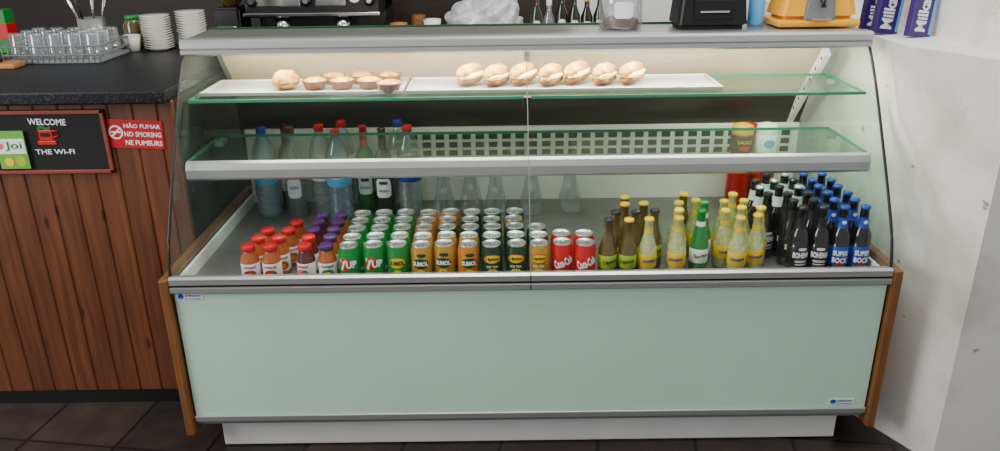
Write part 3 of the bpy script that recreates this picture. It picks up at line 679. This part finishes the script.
for v in bm.verts:
    p=v.co.copy(); n=noise.noise(p*1.6)*.25+abs(noise.noise(p*3.5+Vector((3,1,2))))*.22+abs(noise.noise(p*7))*.04
    r=1+n-.15; v.co=Vector((p.x*.20*r,p.y*.13*r,max(-.16,p.z*.19*r)+.16))
bm.verts.index_update(); bg.add([v.co.copy() for v in bm.verts],[[v.index for v in f.verts] for f in bm.faces],BAG,True); bm.free()
place('plastic_bag',[('bag_film',bg.mesh('bag'))],(-.13,1.82,ZB),'crumpled translucent white plastic bag on the back counter','bag')
sm=[(.10,DGG,REDP,.33),(.16,CLEAR,WHITE,.30),(.22,BEER,SILV,.34),(.28,DGG,REDP,.33),(.34,BEER,YEL,.32),(.40,DGG,BLACK,.33)]
for x_,g_,c_,h_ in sm:
    q=h_/.3
    b_=MB().lathe([(0,0,g_),(.028,0,g_),(.029,.20*q,g_),(.013,.24*q,g_),(.011,.275*q,g_),(0,.275*q)],g_,18); b_.bpatch(.0285,.16*q,.035,.05,WTXT,False)
    place('liquor_bottle',[('bottle_body',b_.mesh('lb')),('cap',capm(.0135,.268*q,.30*q,c_))],(x_,1.8,ZB),'small liquor bottle standing on the back counter','bottle',group='liquor bottles on the back counter')
# ------------------------------------------------------------------ on the bar
ZC=1.1185
rk=MB()
rk.box(-.17,.17,-.12,.12,0,.012,GREY,.003)
for y_ in (-.12,.12):
    for z_ in (.03,.06): rk.tube([(-.17,y_,z_),(.17,y_,z_)],.003,GREY,6)
for x_ in (-.17,.17):
    for z_ in (.03,.06): rk.tube([(x_,-.12,z_),(x_,.12,z_)],.003,GREY,6)
for i in range(18):
    x_=-.17+.02*i
    for y_ in (-.12,.12): rk.tube([(x_,y_,.005),(x_,y_,.062)],.002,GREY,5)
place('glass_rack',[('rack_frame',rk.mesh('rk'))],(-1.66,.88,ZC),'grey wire drying rack filled with upturned glasses','rack')
tg=MB().lathe([(.03,0),(.0295,.01),(.025,.085),(.022,.09),(0,.09)],GWARE,18).mesh('tumbler_body')
for i in range(5):
    for j in range(3):
        place('tumbler',[('tumbler_body',tg)],(-1.66-.132+.066*i,.88-.075+.075*j,ZC+.0125),'clear drinking glass upside down in the rack','glass',group='upturned glasses in the rack')
sc=MB().lathe([(0,0),(.035,0),(.038,.003),(.055,.010),(.056,.012),(.038,.006),(0,.005)],CERAM,28).mesh('saucer_body')
for (cx,cy,n) in ((-1.40,1.06,14),(-1.28,1.10,15)):
    for i in range(n):
        place('saucer',[('saucer_body',sc)],(cx+random.uniform(-.002,.002),cy+random.uniform(-.002,.002),ZC+.0092*i),'white ceramic saucer in a stack on the bar','saucer',group='stacked white saucers')
uj=MB().lathe([(0,0),(.045,0),(.05,.01),(.05,.12),(.046,.12),(.046,.012),(0,.01)],STEEL,24).mesh('holder_cup')
ut=MB()
for i in range(7):
    a=i*.9; ut.tube([(.025*math.cos(a),.025*math.sin(a),.02),(.05*math.cos(a),.05*math.sin(a),.14),(.075*math.cos(a),.075*math.sin(a),.22)],[.003,.004,.008],BLACK if i%2 else CHROME,8)
place('utensil_holder',[('holder_cup',uj),('utensils',ut.mesh('ut'),'black handled bar utensils')],(-1.66,1.09,ZC),'steel cup holding black handled bar utensils','utensil holder')
bj=MB().lathe([(0,0),(.035,0),(.037,.01),(.037,.09),(.025,.105),(.025,.11),(0,.11)],TEA,20).mesh('jar_body')
place('sugar_jar',[('jar_body',bj),('lid',capm(.027,.108,.125,GREENP),'green lid')],(-1.515,1.12,ZC),'amber jar with green lid on the bar','jar')
place('coffee_cup',[('cup_body',MB().lathe([(0,0),(.024,0),(.032,.06),(.030,.06),(.022,.004),(0,.004)],CERAM,20).mesh('c'))],(-1.49,1.035,ZC),'white coffee cup on the bar','cup')
wb=MB().box(-.10,.10,-.04,.04,0,.018,WOODB,.005).box(-.09,.04,-.015,.015,.018,.03,DARK,.004)
place('cutting_board',[('board',wb.mesh('wb'))],(-1.84,.695,ZC),'light wooden chopping board with dark knife','board',rz=.05)
ct=MB().box(-.04,.04,-.03,.03,0,.16,GREENP,.003).box(-.041,.041,-.031,.031,.05,.11,REDP,.002)
place('drink_carton',[('carton',ct.mesh('ct'))],(-1.99,1.05,ZC),'red and green printed carton on the bar','carton')
# ------------------------------------------------------------------ lights
def area(name,loc,tgt,sx,sy,e,c=(1,1,1)):
    l=bpy.data.lights.new(name,'AREA'); l.shape='RECTANGLE'; l.size=sx; l.size_y=sy; l.energy=e; l.color=c
    o=bpy.data.objects.new(name,l); COL.objects.link(o); o.location=loc
    d=Vector(tgt)-Vector(loc); o.rotation_euler=d.to_track_quat('-Z','Y').to_euler(); return o
area('case_lamp',(0,.40,1.203),(0,.52,.5),1.9,.04,23,(1,.94,.80))
area('ceiling_light',(.1,-.25,2.75),(0,.1,.4),2.4,.5,45,(1,.98,.95))
area('wall_fill_light',(-3.0,-1.3,1.9),(1.3,.0,.8),1.2,1.4,62,(1,.99,.97))  # added fill from the left, out of view, brightens the right wall
area('back_light',(.4,1.5,2.6),(0,1.9,.9),1.6,.5,12,(1,.97,.9))
w=bpy.data.worlds.new('w'); S.world=w; w.use_nodes=True
w.node_tree.nodes['Background'].inputs[0].default_value=(.93,.96,1,1); w.node_tree.nodes['Background'].inputs[1].default_value=.60
# ------------------------------------------------------------------ camera
cd=bpy.data.cameras.new('camera'); cd.sensor_width=36; cd.lens=36*785/1000
co=bpy.data.objects.new('camera',cd); COL.objects.link(co); S.camera=co
th=math.radians(21.5)
M=Matrix.Rotation(math.pi/2-th,4,'X')@Matrix.Rotation(math.radians(-.75),4,'Z')
M.translation=Vector((-.086,-2.04,1.585)); co.matrix_world=M
